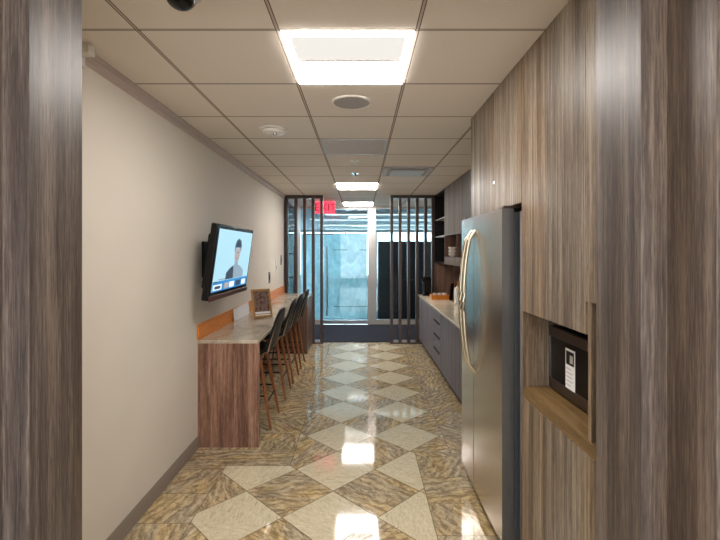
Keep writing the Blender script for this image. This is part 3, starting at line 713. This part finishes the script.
# ------------------------------------------------------------------ upper cabinets (right)
UX = 1.28
def upper(y0, y1, lab, ys_):
    t = thing('upper_cabinet', lab, 'cabinet', ((UX+WR)/2, (y0+y1)/2, 1.40), 'upper cabinets along the right')
    MB().box(UX+.0205, WR-.02, y0+.001, y1-.001, 1.84, H-.001).build('body', BACKWOOD, t)
    for a, b in zip(ys_[:-1], ys_[1:]): MB().box(UX, UX+.0195, a+.0015, b-.0015, 1.83, H-.001).build('door', WALNUT3, t, bevel=.001)
    MB().box(UX, WR-.02, y0, y1, 1.40, 1.515).build('cubby_base', WALNUT3, t, bevel=.001)
    for y in (y0, (y0+y1)/2, y1-.018): MB().box(UX+.002, WR-.02, y, y+.018, 1.5155, 1.829).build('divider', BACKWOOD, t)
    MB().box(WR-.04, WR-.021, y0, y1, 1.5155, 1.829).build('back_panel', BACKWOOD, t)
upper(4.94, 6.66, 'upper wall cabinet with open cubbies, beside the dark open shelves', (4.94, 5.80, 6.66))
upper(3.22, 4.938, 'upper wall cabinet behind the refrigerator and its overhead cabinet', (3.22, 4.08, 4.938))
t = thing('open_shelf_unit', 'dark open shelves at the far end of the upper cabinets', 'shelf', (1.45, 7.07, 1.40))
MB().box(WR-.04, WR-.021, 6.68, 7.47, 1.40, H-.001).build('back_panel', BLACKM, t)
MB().box(UX+.004, WR-.021, 6.662, 6.68, 1.40, H-.001).build('side_panel', DARKREC, t); MB().box(UX-.008, WR-.021, 7.475, 7.52, 1.40, H-.001).build('side_panel', BLACKM, t)
MB().box(UX+.004, WR-.041, 6.681, 7.47, H-.03, H-.001).build('top_panel', DARKREC, t)
for z in (1.83, 2.115): MB().box(UX+.004, WR-.041, 6.681, 7.47, z, z+.016).build('shelf', MULL if z > 3 else GREYP, t)
MB().box(UX+.004, WR-.041, 6.681, 7.47, 1.40, 1.418).build('shelf', DARKREC, t)

# ------------------------------------------------------------------ small things on the right
for i in range(3):
    z = 1.5155+i*.047
    prof = [(.030, .0), (.034, .004), (.052, .022), (.062, .044), (.064, .050), (.060, .050), (.050, .026), (.030, .008), (.001, .007)]
    tag(MB().lathe(prof, (1.355, 6.43, z), 28).build('bowl', WHITEC), 'white bowl, '+['lowest', 'middle', 'topmost'][i]+' of the stack in the open cubby', 'bowl', 'white bowls stacked in the cubby')
# coffee machine
t = thing('coffee_machine', 'black pod coffee machine on the worktop corner by the right screen', 'coffee machine', (1.09, 7.30, CT))
MB().box(1.03, 1.17, 7.20, 7.42, CT+.0005, CT+.035).build('base', BLACKP, t, bevel=.008)
MB().box(1.06, 1.17, 7.22, 7.42, CT+.0355, CT+.30).build('body', BLACKP, t, bevel=.015)
MB().box(1.03, 1.165, 7.21, 7.41, CT+.225, CT+.315).build('brew_head', BLACKP, t, bevel=.02)
MB().lathe([(.012, 0), (.012, .02)], (1.045, 7.31, CT+.205), 12).build('spout', CHROME, t)
MB().box(1.035, 1.058, 7.24, 7.38, CT+.0355, CT+.042).build('drip_tray', CHROME, t)
# orange wooden tray with pods
t = thing('wooden_tray', 'small orange wooden tray on the worktop beside the coffee machine', 'tray', (1.22, 6.75, CT))
a0, a1, b0, b1 = 1.085, 1.36, 6.66, 6.86
MB().box(a0, a1, b0, b1, CT+.0005, CT+.012).build('bottom', ORANGE, t)
MB().box(a0, a1, b0, b0+.012, CT+.0125, CT+.07).box(a0, a1, b1-.012, b1, CT+.0125, CT+.07).box(a0, a0+.012, b0+.0125, b1-.0125, CT+.0125, CT+.07).box(a1-.012, a1, b0+.0125, b1-.0125, CT+.0125, CT+.07).build('sides', ORANGE, t, bevel=.002)
for i in range(3):
    tag(MB().lathe([(.024, 0), (.032, .07), (.034, .084), (.001, .086)], (1.145+i*.075, 6.74, CT+.0125), 20).build('coffee_cup', WHITEC), ['left', 'middle', 'right'][i]+' pale lidded cup standing in the orange tray', 'cup', 'cups in the orange tray')
# boards and canister
for i, (x, m_, hh, lab) in enumerate(((1.330, BLACKM, .255, 'dark board leaning leftmost behind the orange tray'), (1.385, LEGWOOD, .27, 'reddish brown board leaning between the dark and the tan ones'), (1.43, GOLD, .29, 'tan wooden board leaning closest to the white canister'))):
    mb = MB().prism([(-.02, 0), (.14, 0), (.16, .02), (.16, hh-.02), (.14, hh), (-.02, hh), (-.04, hh-.02), (-.04, .02)], 0, .016, 'x')
    mb.xf(Matrix.Translation((x, 6.52, CT+.001)) @ Matrix.Rotation(.10, 4, 'Y') @ Matrix.Rotation(-.45, 4, 'Z'))
    zmin = min(v.z for v in mb.v)
    for v in mb.v: v.z += CT+.0008-zmin
    tag(mb.build('cutting_board', m_, bevel=.003), lab, 'cutting board', 'boards leaning on the worktop')
t = thing('canister', 'tall white canister with lid on the right worktop near the refrigerator', 'canister', (1.355, 6.10, CT))
MB().lathe([(.040, .0005), (.046, .006), (.046, .20), (.040, .21)], (1.355, 6.10, CT), 28).build('body', WHITEC, t)
MB().lathe([(.040, .2105), (.042, .235), (.014, .245), (.012, .265), (.001, .268)], (1.355, 6.10, CT), 28).build('lid', WHITEC, t)
tag(MB().lathe([(.034, .0), (.036, .004), (.036, .17), (.016, .21), (.014, .26), (.017, .262), (.017, .275), (.001, .276)], (1.50, 6.05, CT+.0008), 24).build('bottle', BLACKP), 'dark bottle standing behind the white canister', 'bottle')

for o in list(bpy.data.objects):
    if '_wo' in o: del o['_wo']
